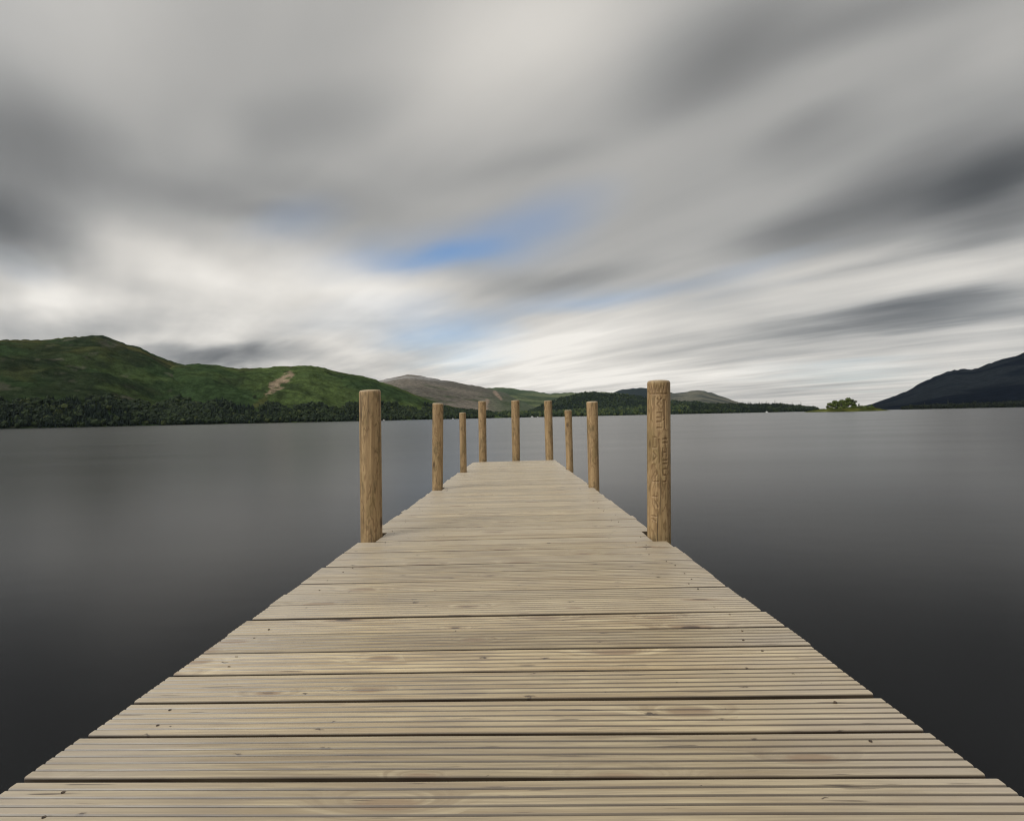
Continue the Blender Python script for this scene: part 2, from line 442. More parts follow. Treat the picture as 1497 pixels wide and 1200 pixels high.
hill_slate = Hill([(-420, 660), (800, 620), (870, 585), (900, 572), (918, 567.5), (946, 567), (968, 571), (990, 575), (1003, 573), (1018, 569.5), (1036, 573), (1058, 580),
                   (1080, 588), (1110, 596), (1180, 606), (1300, 640), (1920, 660)], [(-420, 8400), (1920, 8400)], [(-420, 4200), (1920, 4200)], 43, 0.10)
hill_slate.build('hill', 'far slate grey hill with a small pointed top behind the tallest post', col_slate, 820, 1240)
hill_dark = Hill([(-420, 660), (1150, 604), (1240, 597), (1270, 592), (1290, 586), (1312, 577), (1345, 562), (1372, 548), (1388, 541), (1405, 540), (1422, 540), (1445, 532),
                  (1465, 525), (1490, 518), (1600, 482), (1750, 440), (1920, 450)], [(-420, 5200), (1920, 5200)], [(-420, 2600), (1920, 2400)], 53, 0.10)
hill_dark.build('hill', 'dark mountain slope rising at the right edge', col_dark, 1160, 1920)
# wooded low ground in the middle distance
wood_mid = Hill([(-420, 660), (740, 612), (770, 603), (800, 590), (825, 582), (850, 575), (872, 574), (900, 577), (935, 581), (980, 588), (1040, 591), (1100, 595), (1150, 598), (1200, 606), (1300, 640), (1920, 660)],
                [(-420, 3900), (1920, 3600)], [(-420, 2900), (1920, 2700)], 63, 0.10)
wood_mid.build('hill', 'dark wooded knoll behind the pier posts', col_wood, 700, 1260)
wood_near = Hill([(-420, 660), (560, 622), (640, 608), (700, 606), (800, 604), (860, 600), (930, 597), (990, 595.5), (1060, 593.5), (1120, 593), (1180, 597), (1207, 603), (1290, 602), (1340, 596), (1420, 593), (1500, 590), (1920, 575)],
                 [(-420, 2500), (1920, 2500)], [(-420, 1900), (1000, 2050), (1920, 2300)], 73, 0.06)
wood_near.build('hill', 'low wooded shore across the lake', col_wood, 560, 1920)

# ------------------------------------------------------------------ woodland
def foliage_mat(name, lo, hi):
    m, nt, bs = new_mat(name)
    at = nt.n('ShaderNodeAttribute', attribute_name='col')
    nt.l(at.outputs['Color'], bs.inputs['Base Color'])
    bs.inputs['Roughness'].default_value = 0.85; bs.inputs['Specular IOR Level'].default_value = 0.15
    return m
FOL = foliage_mat('foliage', 0, 0)

def ico(sub):
    bm = bmesh.new(); bmesh.ops.create_icosphere(bm, subdivisions=sub, radius=1)
    v = np.array([p.co[:] for p in bm.verts]); f = np.array([[q.index for q in p.verts] for p in bm.faces]); bm.free()
    return v, f
IV, IF = ico(2)

def crowns(pos, ht, wd, conif, cols, seed):
    """many rough crowns as one mesh: pos (n,3), ht, wd (n,), conif (n,) bool"""
    n = len(pos); r = np.random.default_rng(seed)
    V = np.repeat(IV[None], n, 0)
    rad = r.uniform(0.62, 1.28, (n, len(IV), 1))
    V = V * rad
    zz = (V[..., 2] + 1) / 2
    taper = np.where(conif[:, None], np.clip(1.12 - zz, 0.08, 1.2), 1.0)
    V[..., 0] *= taper * wd[:, None]; V[..., 1] *= taper * wd[:, None]
    V[..., 2] = zz * ht[:, None] - 0.12 * ht[:, None]
    V = V + pos[:, None, :]
    Fc = IF[None] + (np.arange(n) * len(IV))[:, None, None]
    C = cols[:, None, :] * r.uniform(0.7, 1.3, (n, len(IV), 1))
    return V.reshape(-1, 3), Fc.reshape(-1, 3), C.reshape(-1, 3)

DK = np.array((.014, .023, .011)); MD = np.array((.021, .033, .012)); LT = np.array((.038, .050, .016)); CO = np.array((.011, .019, .013))

def woodland(name, label, hill, n, px0, px1, topfun, tmax, h0, h1, seed, conif_p=0.25, light_p=0.07, gain=1.0):
    r = np.random.default_rng(seed)
    px = r.uniform(px0, px1, n); t = r.uniform(0.0, tmax, n) ** 1.0
    P, _, _ = hill.point(px, t)
    d = P - np.array(CAM); c = d @ np.array(R3); py = CY + F * c[:, 1] / c[:, 2]
    # woods end in a ragged upper edge
    lim = topfun(px) + (fbm(px / 22, px * 0 + seed, seed, 4) - .5) * 16
    dens = fbm(P[:, 0] / 90, P[:, 1] / 90, seed + 3, 3)
    keep = (py > lim + np.maximum(0, dens - .55) * 40) & (P[:, 2] > -1.5)
    P, px = P[keep], px[keep]; P[:, 2] = np.maximum(P[:, 2], 0.3)
    k = len(P)
    conif = (fbm(P[:, 0] / 160, P[:, 1] / 160, seed + 5, 3) + r.uniform(-.25, .25, k)) > (1 - conif_p) * .55 + .2
    ht = (h0 * .75 + (h1 * 1.15 - h0 * .75) * r.beta(2, 2.6, k)) * np.where(conif, 1.2, 1.0); wd = np.where(conif, ht * .2, ht * r.uniform(.36, .55, k))
    u = r.uniform(0, 1, k)
    cl = np.where((u < light_p)[:, None], LT, np.where((u < .5)[:, None], MD, DK)); cl = np.where(conif[:, None], CO, cl)
    V, Fc, C = crowns(P, ht, wd, conif, cl * gain, seed)
    me = mesh_np(name, V, Fc, FOL, smooth=False); add_col(me, 'col', C.astype(np.float32))
    o = link(bpy.data.objects.new(name, me)); tag(o, label, 'woodland', kind='stuff')
    return o

woodland('woodland', 'dark woods along the shore below the left fell', hill_left, 9000, -300, 420, lambda p: np.interp(p, [-300, 8, 120, 300, 420], [588, 586, 585, 588, 592]), .55, 9, 17, 101, .3)
woodland('woodland', 'woods along the shore below the scree scar hill', hill_scar, 9000, 230, 720, lambda p: np.interp(p, [230, 330, 380, 450, 520, 600, 700], [592, 590, 596, 594, 590, 588, 596]), .6, 9, 17, 102, .3)
woodland('woodland', 'dark trees covering the wooded knoll', wood_mid, 9000, 720, 1220, lambda p: p * 0 + 560, 1.0, 11, 20, 103, .6, .03)
woodland('woodland', 'greener trees along the low far shore', wood_near, 3400, 600, 1010, lambda p: p * 0 + 560, 1.0, 10, 19, 104, .18, .35, 1.35)
woodland('woodland', 'dark ragged trees along the low right shore', wood_near, 3600, 1000, 1195, lambda p: p * 0 + 560, 1.0, 7, 17, 106, .5, .04, .8)
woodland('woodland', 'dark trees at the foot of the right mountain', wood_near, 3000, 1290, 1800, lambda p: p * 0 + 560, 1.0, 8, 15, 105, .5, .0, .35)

# ------------------------------------------------------------------ wood materials
def deck_mat():
    m, nt, bs = new_mat('decking_timber')
    wc = nt.n('ShaderNodeAttribute', attribute_name='wcoord').outputs['Vector']
    wi = nt.n('ShaderNodeAttribute', attribute_name='winfo'); sp = nt.n('ShaderNodeSeparateColor'); nt.l(wi.outputs['Color'], sp.inputs[0])
    rnd, groove, edge = sp.outputs
    # coordinates bent round sparse knots
    kv = nt.mapping(wc, scale=(2.2, 8.0, 0.0))
    vor = nt.n('ShaderNodeTexVoronoi', voronoi_dimensions='2D'); nt.l(kv, vor.inputs['Vector']); vor.inputs['Scale'].default_value = 1.0
    sc = nt.n('ShaderNodeSeparateColor'); nt.l(vor.outputs['Color'], sc.inputs[0])
    has = nt.rng(sc.outputs[0], 0.48, 0.52)
    size = nt.rng(sc.outputs[1], 0, 1, 0.05, 0.12)
    dist = nt.math('DIVIDE', vor.outputs['Distance'], size)
    swirl = nt.math('MULTIPLY', nt.rng(dist, 0.6, 4.5, 1.0, 0.0), has)
    gv = nt.mapping(wc, scale=(1.4, 42.0, 30.0))
    cmb = nt.n('ShaderNodeCombineXYZ'); nt.l(nt.math('MULTIPLY', swirl, 3.0), cmb.inputs[1])
    gv = nt.vmath('ADD', gv, cmb.outputs[0])
    g1 = nt.noise(gv, 1.0, 5.0, 0.6, 0.6)
    g2 = nt.noise(nt.mapping(wc, scale=(5.0, 190.0, 90.0)), 1.0, 3.0, 0.6)
    blot = nt.noise(nt.mapping(wc, scale=(3.0, 9.0, 5.0)), 1.0, 4.0, 0.55)
    base = nt.mix(nt.rng(g1, 0.32, 0.68), (0.305, 0.218, 0.112, 1), (0.590, 0.485, 0.295, 1))
    base = nt.mix(nt.rng(g2, 0.40, 0.68, 0.0, 0.62), base, (0.190, 0.135, 0.085, 1))
    # boards differ: some greyer, some yellower, some darker
    base = nt.mix(nt.rng(rnd, 0.0, 1.0, 0.0, 0.42, 'LINEAR'), base, (0.465, 0.395, 0.280, 1))
    tone = nt.math('FRACT', nt.math('MULTIPLY', rnd, 7.31))
    vm = nt.n('ShaderNodeVectorMath', operation='SCALE'); nt.l(base, vm.inputs[0]); nt.l(nt.rng(tone, 0, 1, 0.74, 1.14, 'LINEAR'), vm.inputs['Scale'])
    base = vm.outputs[0]
    # silver weathering away from the trodden middle, damp blotches
    base = nt.mix(nt.math('MULTIPLY', edge, nt.rng(blot, 0.3, 0.7, 0.25, 0.75)), base, (0.455, 0.400, 0.325, 1))
    base = nt.mix(nt.rng(blot, 0.5, 0.75, 0.0, 0.55), base, (0.270, 0.215, 0.150, 1))
    # knots
    base = nt.mix(nt.math('MULTIPLY', nt.rng(dist, 0.9, 1.9, 0.6, 0.0), has), base, (0.22, 0.135, 0.075, 1))
    base = nt.mix(nt.math('MULTIPLY', nt.rng(dist, 0.45, 0.8, 0.9, 0.0), nt.rng(sc.outputs[2], 0.45, 0.6)), base, nt.mix(has, base, (0.06, 0.038, 0.024, 1)))
    v2 = nt.n('ShaderNodeTexVoronoi', voronoi_dimensions='2D'); 
    wob = nt.n('ShaderNodeTexNoise'); nt.l(wc, wob.inputs['Vector']); wob.inputs['Scale'].default_value = 55.0; wob.inputs['Detail'].default_value = 2.0
    wobv = nt.n('ShaderNodeVectorMath', operation='SCALE'); nt.l(nt.vmath('SUBTRACT', wob.outputs['Color'], (.5, .5, .5)), wobv.inputs[0]); wobv.inputs['Scale'].default_value = 0.022
    nt.l(nt.mapping(nt.vmath('ADD', wc, wobv.outputs[0]), loc=(3.3, 1.1, 0), scale=(5.0, 20.0, 0.0)), v2.inputs['Vector']); v2.inputs['Scale'].default_value = 1.0
    s2 = nt.n('ShaderNodeSeparateColor'); nt.l(v2.outputs['Color'], s2.inputs[0])
    base = nt.mix(nt.math('MULTIPLY', nt.rng(nt.math('DIVIDE', v2.outputs['Distance'], nt.rng(s2.outputs[1], 0, 1, 0.25, 1.0)), 0.04, 0.10, 0.95, 0.0), nt.rng(s2.outputs[0], 0.70, 0.74)), base, (0.055, 0.034, 0.020, 1))
    # short dark checks along the grain
    ck = nt.noise(nt.mapping(wc, loc=(7, 3, 0), scale=(4.5, 120.0, 1.0)), 1.0, 2.0, 0.5)
    base = nt.mix(nt.rng(ck, 0.665, 0.72, 0.0, 0.85), base, (0.075, 0.052, 0.035, 1))
    # grime in the grooves; on board sides the gaps' shade painted near-black
    base = nt.mix(nt.math('MULTIPLY', groove, nt.rng(blot, 0.25, 0.75, 0.85, 1.0)), base, (0.026, 0.016, 0.009, 1))
    nt.l(base, bs.inputs['Base Color'])
    nt.l(nt.rng(g1, 0.3, 0.7, 0.46, 0.36), bs.inputs['Roughness'])
    bs.inputs['Specular IOR Level'].default_value = 0.9
    bs.inputs['Sheen Weight'].default_value = 0.8; bs.inputs['Sheen Roughness'].default_value = 0.22; bs.inputs['Sheen Tint'].default_value = (1.0, 0.93, 0.80, 1)
    h = nt.math('ADD', nt.math('MULTIPLY', g1, 0.6), nt.math('MULTIPLY', g2, 0.5))
    bp = nt.n('ShaderNodeBump'); bp.inputs['Strength'].default_value = 0.35; bp.inputs['Distance'].default_value = 0.0015
    nt.l(h, bp.inputs['Height']); nt.l(bp.outputs[0], bs.inputs['Normal'])
    return m

def post_mat():
    m, nt, bs = new_mat('post_timber')
    tc = nt.n('ShaderNodeTexCoord'); o = tc.outputs['Object']
    oi = nt.n('ShaderNodeObjectInfo'); rnd = oi.outputs['Random']
    off = nt.n('ShaderNodeCombineXYZ')
    for i, k in enumerate((13.0, 29.0, 41.0)): nt.l(nt.math('MULTIPLY', rnd, k), off.inputs[i])
    o2 = nt.vmath('ADD', o, off.outputs[0])
    inf = nt.n('ShaderNodeAttribute', attribute_name='carve'); sp = nt.n('ShaderNodeSeparateColor'); nt.l(inf.outputs['Color'], sp.inputs[0])
    carve, top, _ = sp.outputs
    # flame figure: rings of the trunk cut by an uneven surface
    warp = nt.noise(nt.mapping(o2, scale=(14, 14, 3.4)), 1.0, 3.0, 0.5)
    ringv = nt.math('ADD', nt.math('MULTIPLY', warp, 9.0), 0.0)
    ring = nt.math('ABSOLUTE', nt.math('SUBTRACT', nt.math('FRACT', ringv), 0.5))
    grain = nt.noise(nt.mapping(o2, scale=(75, 75, 2.2)), 1.0, 5.0, 0.62, 0.3)
    fine = nt.noise(nt.mapping(o2, scale=(220, 220, 8)), 1.0, 3.0, 0.6)
    big = nt.noise(nt.mapping(o2, scale=(9, 9, 2.6)), 1.0, 4.0, 0.6)
    base = nt.mix(nt.rng(grain, 0.3, 0.7), (0.245, 0.158, 0.076, 1), (0.430, 0.300, 0.155, 1))
    base = nt.mix(nt.math('MULTIPLY', nt.rng(ring, 0.08, 0.22, 0.62, 0.0), nt.rng(big, 0.36, 0.56)), base, (0.130, 0.068, 0.026, 1))
    base = nt.mix(nt.rng(big, 0.5, 0.72, 0.0, 0.7), base, (0.205, 0.148, 0.062, 1))
    stain = nt.noise(nt.mapping(o2, loc=(4, 4, 4), scale=(16, 16, 7)), 1.0, 4.0, 0.6)
    base = nt.mix(nt.rng(stain, 0.50, 0.70, 0.0, 0.7), base, (0.100, 0.072, 0.030, 1))
    # knots
    vor = nt.n('ShaderNodeTexVoronoi'); nt.l(nt.mapping(o2, scale=(9, 9, 4.5)), vor.inputs['Vector']); vor.inputs['Scale'].default_value = 1.0
    sc = nt.n('ShaderNodeSeparateColor'); nt.l(vor.outputs['Color'], sc.inputs[0])
    has = nt.rng(sc.outputs[0], 0.55, 0.6)
    base = nt.mix(nt.math('MULTIPLY', nt.rng(vor.outputs['Distance'], 0.10, 0.26, 0.9, 0.0), has), base, (0.060, 0.032, 0.016, 1))
    # drying cracks
    ck = nt.noise(nt.mapping(o2, loc=(2, 6, 1), scale=(60, 60, 1.6)), 1.0, 2.0, 0.5)
    base = nt.mix(nt.rng(ck, 0.66, 0.71, 0.0, 0.85), base, (0.050, 0.030, 0.016, 1))
    base = nt.mix(nt.rng(fine, 0.5, 0.75, 0.0, 0.35), base, (0.42, 0.30, 0.16, 1))
    base = nt.mix(nt.math('MULTIPLY', top, 0.8), base, nt.mix(nt.rng(fine, 0.3, 0.7), (0.30, 0.23, 0.15, 1), (0.47, 0.39, 0.27, 1)))
    base = nt.mix(nt.math('MULTIPLY', carve, 0.45), base, (0.115, 0.062, 0.026, 1))
    nt.l(base, bs.inputs['Base Color'])
    bs.inputs['Roughness'].default_value = 0.6; bs.inputs['Specular IOR Level'].default_value = 0.4
    bp = nt.n('ShaderNodeBump'); bp.inputs['Strength'].default_value = 0.5; bp.inputs['Distance'].default_value = 0.003
    nt.l(nt.math('SUBTRACT', nt.math('ADD', grain, nt.math('MULTIPLY', fine, 0.4)), nt.rng(ck, 0.70, 0.75, 0.0, 0.8)), bp.inputs['Height']); nt.l(bp.outputs[0], bs.inputs['Normal'])
    return m

def beam_mat():
    m, nt, bs = new_mat('beam_timber')
    tc = nt.n('ShaderNodeTexCoord')
    g = nt.noise(nt.mapping(tc.outputs['Object'], scale=(30, 2, 30)), 1.0, 4.0, 0.6)
    nt.l(nt.mix(nt.rng(g, .3, .7), (0.075, 0.05, 0.03, 1), (0.15, 0.105, 0.065, 1)), bs.inputs['Base Color'])
    bs.inputs['Roughness'].default_value = 0.8
    return m

def screw_mat():
    m, nt, bs = new_mat('screw_steel')
    tc = nt.n('ShaderNodeTexCoord'); g = nt.noise(tc.outputs['Object'], 90.0, 3.0, 0.6)
    nt.l(nt.mix(nt.rng(g, .35, .65), (0.035, 0.026, 0.020, 1), (0.10, 0.075, 0.055, 1)), bs.inputs['Base Color'])
    bs.inputs['Metallic'].default_value = 0.4; bs.inputs['Roughness'].default_value = 0.6
    return m

DECK, POST, BEAM, SCREW = deck_mat(), post_mat(), beam_mat(), screw_mat()

# ------------------------------------------------------------------ jetty
DECK_BELOW = 0.707                           # camera height above the deck plane
A = wdir(758, 629).normalized()              # along the jetty (it falls slightly towards its end)
Cd = wdir(758 - 19000, 1211); Cd = -Cd if Cd.x < 0 else Cd; Cd.normalize()     # along the boards
N = Cd.cross(A); N.normalize()
if N.z < 0: N = -N
X = A.cross(N).normalized()
SKEW = Cd.dot(A) / Cd.dot(X)
O = CAM - N * DECK_BELOW                     # jetty origin, on the deck under the camera
JM = Matrix.Translation(O) @ Matrix((X, A, N)).transposed().to_4x4()
JI = JM.inverted()

def deck_pt(px, py):                         # photograph point -> jetty (x, y) on the deck plane
    d = wdir(px, py); k = (O - CAM).dot(N) / d.dot(N)
    return JI @ (CAM + d * k)

xl0, xl1 = deck_pt(62, 1117), deck_pt(690, 677)
xr0, xr1 = deck_pt(1425, 1118), deck_pt(812, 673)
def x_left(y): return xl0.x + (xl1.x - xl0.x) * (y - xl0.y) / (xl1.y - xl0.y)
def x_right(y): return xr0.x + (xr1.x - xr0.x) * (y - xr0.y) / (xr1.y - xr0.y)
gy0 = deck_pt(750, 1134).y; gy1 = deck_pt(700, 813.4)
gy1 = gy1.y - SKEW * (gy1.x - deck_pt(750, 1134).x)
PITCH = (gy1 - gy0) / 12.0
yend = deck_pt(752, 674.3).y
NB = int(round((yend - gy0) / PITCH))
print('pitch', PITCH, 'boards', NB, 'skew', SKEW, 'width', xr0.x - xl0.x, xr1.x - xl1.x, 'end', yend, 'deck end z', (JM @ Vector((0, yend, 0))).z, 'near z', O.z)

jetty = bpy.data.objects.new('jetty', None); link(jetty); jetty.matrix_world = JM
jetty.empty_display_size = 0.3
tag(jetty, 'narrow weathered timber jetty with grooved deck boards and round posts', 'jetty')

# posts: base x, base y, width at deck, top x, top y, width at top, depth shift of the axis behind the seen base
POSTS = [
    ('L', 538.5, 788.0, 31.0, 541.0, 570.5, 30.0), ('R', 968.0, 786.5, 34.0, 963.0, 557.0, 32.0),
    ('L', 638.5, 716.0, 15.3, 640.0, 589.5, 16.0), ('R', 869.5, 712.3, 15.8, 865.5, 587.0, 16.6),
    ('L', 677.0, 690.3, 9.8, 676.2, 603.2, 9.8), ('R', 833.6, 686.0, 10.4, 830.5, 599.7, 10.6),
    ('E', 705.5, 675.3, 11.2, 704.8, 586.5, 11.2), ('E', 754.5, 673.8, 11.2, 753.3, 585.2, 11.8), ('E', 803.8, 672.6, 11.2, 801.0, 585.8, 11.8),
]
post_specs = []
for side, bx, by, bw, tx, ty, tw in POSTS:
    b = deck_pt(bx, by)
    depth = (R3.transposed() @ ((JM @ b) - CAM)).z * -1
    rb = bw / F * depth / 2
    bl = Vector((b.x, b.y + rb + (0.03 if side == 'E' else 0.0), 0))
    if side == 'E': bl.y = max(bl.y, 0)
    post_specs.append(dict(side=side, base=bl, rb=rb, tx=tx, ty=ty, tw=tw))

# ---- deck: every board has the same milled section, cut to its own length
def board_profile(w):
    pts = []
    ng = 5; b = 0.004; gw = 0.0062; gd = 0.0027
    pts += [(0.0, -0.030, 1.0), (0.0, -b, 1.0), (0.0012, -0.0012, .35), (b, 0.0, 0)]  # outer side fully dark, painting in the shade of the gap
    for i in range(ng):
        c = w * (i + 1) / (ng + 1)
        pts += [(c - gw / 2 - 0.0012, 0.0, 0.0), (c - gw / 2, -0.0007, .6), (c - gw / 4, -gd, .88), (c + gw / 4, -gd, .88), (c + gw / 2, -0.0007, .75), (c + gw / 2 + 0.0012, 0.0, 0.0)]
    pts += [(w - b, 0.0, 0), (w - 0.0012, -0.0012, .35), (w, -b, 1.0), (w, -0.030, 1.0)]
    return pts

def build_deck():
    V, Fq, WC, WI = [], [], [], []
    nstart = -16
    segs = 22
    for i in range(nstart, NB):
        y0 = gy0 + i * PITCH
        gap = random.uniform(0.0095, 0.0130); wbd = PITCH - gap
        prof = board_profile(wbd)
        jl, jr = random.uniform(-.011, .011), random.uniform(-.009, .009)
        xa, xb = x_left(y0 + wbd / 2) + jl, x_right(y0 + wbd / 2) + jr
        # cut back round a post standing in the edge
        for p in post_specs:
            if p['side'] in 'LR' and y0 < p['base'].y + p['rb'] * .92 and y0 + wbd > p['base'].y - p['rb'] * .80:
                if p['side'] == 'L': xa = max(xa, p['base'].x + p['rb'] + 0.004)
                else: xb = min(xb, p['base'].x - p['rb'] - 0.004)
        rot = random.uniform(-.0022, .0022); tilt = random.uniform(-.006, .006); lift = random.uniform(-.0012, .0014)
        ph = random.uniform(0, 6.28); r1 = random.random(); off = random.uniform(0, 60)
        cutl, cutr = random.uniform(-.02, .02), random.uniform(-.02, .02)
        base = len(V); npf = len(prof)
        for s_ in range(segs + 1):
            f = s_ / segs
            x = xa + (xb - xa) * f
            wob = 0.0011 * math.sin(ph + x * 2.3) + 0.0007 * math.sin(ph * 2 + x * 5.1)
            zw = 0.0010 * math.sin(ph * 3 + x * 1.9)
            for (v, z, g) in prof:
                xx = x + (cutl * (v - wbd / 2) * (1 - f) + cutr * (v - wbd / 2) * f) * (1 if s_ in (0, segs) else 0.5)
                yy = y0 + v + SKEW * x + rot * x + wob
                V.append((xx, yy, z + lift + zw + tilt * (v - wbd / 2)))
                WC.append((x + off, v + i * 0.37, z))
                e = abs(2 * (x - xa) / max(xb - xa, .1) - 1)
                WI.append((r1, g, float(sstep(.45, 1.0, e))))
        for s_ in range(segs):
            for k in range(npf - 1):
                a = base + s_ * npf + k
                Fq.append((a, a + npf, a + npf + 1, a + 1))
            a = base + s_ * npf
            Fq.append((a + npf - 1, a + 2 * npf - 1, a + npf, a))
        # end grain: strips from the section down to the lower corners
        for s_ in (0, segs):
            a = base + s_ * npf
            lo = len(V)
            for k in range(npf):
                v0 = V[a + k]
                V.append((v0[0], v0[1], -0.030 + lift)); WC.append(WC[a + k]); WI.append((r1, .3, 1.0))
            for k in range(npf - 1):
                q = (a + k, a + k + 1, lo + k + 1, lo + k)
                Fq.append(q if s_ == 0 else q[::-1])
    me = mesh_np('deck', np.array(V), np.array(Fq), DECK)
    at = me.attributes.new('wcoord', 'FLOAT_VECTOR', 'POINT'); at.data.foreach_set('vector', np.array(WC, dtype=np.float32).ravel())
    add_col(me, 'winfo', np.array(WI, dtype=np.float32))
    o = bpy.data.objects.new('deck', me); link(o, jetty)
    # screw heads sunk at the three bearers: one mesh, they are the deck's fastening pattern
    bm = bmesh.new()
    for i in range(nstart, NB):
        y0 = gy0 + i * PITCH
        for q, bx in enumerate((-.84, .84)):
            mid = (x_left(y0) + x_right(y0)) / 2; hw = (x_right(y0) - x_left(y0)) / 2
            for v in (.27, .73):
                if random.random() < .5: continue
                x = mid + bx * hw + random.uniform(-.04, .04); y = y0 + PITCH * v + SKEW * x + random.uniform(-.006, .006)
                if any((x - p['base'].x)**2 + (y - p['base'].y)**2 < (p['rb'] + .03)**2 for p in post_specs): continue
                r = 0.0036
                ring = [bm.verts.new((x + r * math.cos(t), y + r * math.sin(t), 0.0016)) for t in [2 * math.pi * k / 10 for k in range(10)]]
                ring2 = [bm.verts.new((x + r * .4 * math.cos(t), y + r * .4 * math.sin(t), 0.0004)) for t in [2 * math.pi * k / 10 for k in range(10)]]
                low = [bm.verts.new((x + r * math.cos(t), y + r * math.sin(t), -0.008)) for t in [2 * math.pi * k / 10 for k in range(10)]]
                for k in range(10):
                    j = (k + 1) % 10
                    bm.faces.new((ring[k], ring[j], ring2[j], ring2[k])); bm.faces.new((low[k], low[j], ring[j], ring[k]))
                bm.faces.new(ring2)
    me = bpy.data.meshes.new('deck_screws'); bm.to_mesh(me); bm.free(); me.materials.append(SCREW)
    so = bpy.data.objects.new('screw_heads', me); link(so, jetty); so['kind'] = 'stuff'
build_deck()

def box_beam(name, x0, y0, x1, y1, z0, z1, hw):
    """a sawn beam from (x0,y0) to (x1,y1) with softened arrises"""
    d = Vector((x1 - x0, y1 - y0, 0)); L = d.length; d.normalize(); n = Vector((-d.y, d.x, 0))
    bm = bmesh.new(); b = 0.006
    prof = [(-hw + b, z0), (hw - b, z0), (hw, z0 + b), (hw, z1 - b), (hw - b, z1), (-hw + b, z1), (-hw, z1 - b), (-hw, z0 + b)]
    rings = []
    for k in range(9):
        c = Vector((x0, y0, 0)) + d * L * k / 8
        rings.append([bm.verts.new(c + n * u + Vector((0, 0, w))) for u, w in prof])
    for a, b_ in zip(rings[:-1], rings[1:]):
        for k in range(8): bm.faces.new((a[k], a[(k + 1) % 8], b_[(k + 1) % 8], b_[k]))
    bm.faces.new(rings[0][::-1]); bm.faces.new(rings[-1])
    bmesh.ops.recalc_face_normals(bm, faces=bm.faces)
    me = bpy.data.meshes.new(name); bm.to_mesh(me); bm.free(); me.materials.append(BEAM)
    return link(bpy.data.objects.new(name, me), jetty)

ys, ye = gy0 - 16 * PITCH + .04, gy0 + NB * PITCH - .05
for f in (.16, .5, .84):
    lx = lambda y: x_left(y) + (x_right(y) - x_left(y)) * f
    box_beam('stringer', lx(ys), ys, lx(ye), ye, -0.19, -0.033, 0.04)
for p in [q for q in post_specs if q['side'] == 'L']:
    y = p['base'].y
    box_beam('cross_beam', x_left(y) + .09 + p['rb'], y, x_right(y) - .09 - p['rb'], y + SKEW, -0.36, -0.194, 0.05)

# ---- posts
# chiselled marks on the tall right-hand post: (u, v) strokes, u in post radii round the face, v in metres below the top
STROKES = [
    # zigzag round the head
    (-.75, .030, -.60, .075), (-.60, .075, -.45, .030), (-.45, .030, -.30, .075), (-.30, .075, -.12, .030), (-.12, .030, .05, .075), (.05, .075, .22, .030), (.22, .030, .38, .075), (.38, .075, .52, .030),
    (-.85, .085, .75, .085),
    # middle column
    (-.12, .115, .22, .150), (-.12, .150, .22, .185), (.22, .115, -.12, .150), (-.14, .205, .24, .205), (-.14, .235, .24, .235), (-.14, .262, .24, .262), (.24, .205, .24, .262), (-.14, .300, .24, .300),
    (.08, .375, .08, .520), (-.02, .375, .02, .400),
    # left column
    (-.52, .360, -.20, .360), (-.52, .360, -.52, .425), (-.20, .360, -.20, .425), (-.52, .425, -.20, .425), (-.50, .455, -.18, .480), (-.18, .480, -.50, .510),
    (-.42, .535, -.42, .625), (-.42, .535, -.12, .590), (-.12, .590, -.42, .625), (-.55, .535, -.55, .640), (-.55, .640, -.05, .640),
    # right column
    (.42, .125, .42, .225), (.55, .125, .55, .300), (.42, .250, .55, .250), (.38, .370, .78, .370), (.38, .395, .78, .395), (.38, .430, .38, .480), (.38, .455, .78, .455), (.78, .430, .78, .480), (.38, .505, .78, .505), (.38, .528, .78, .528),
    (.40, .560, .72, .560), (.40, .560, .40, .600), (.40, .600, .72, .600), (.72, .600, .72, .640), (.72, .640, .40, .640),
    # lower group
    (-.55, .735, -.15, .735), (-.40, .760, -.05, .800), (-.62, .860, -.2, .860), (-.62, .880, -.25, .890),
]

def stroke_field(u, v, R):
    """depth of carving at u (arc, in radii) and v (metres)"""
    d = np.full(u.shape, 9.0)
    for a, b, c, e in STROKES:
        ax, ay, bx, by = a * R, b, c * R, e
        dx, dy = bx - ax, by - ay; L2 = dx * dx + dy * dy
        t = np.clip(((u * R - ax) * dx + (v - ay) * dy) / L2, 0, 1)
        d = np.minimum(d, np.hypot(u * R - ax - t * dx, v - ay - t * dy))
    return 1 - sstep(0.0028, 0.0068, d)

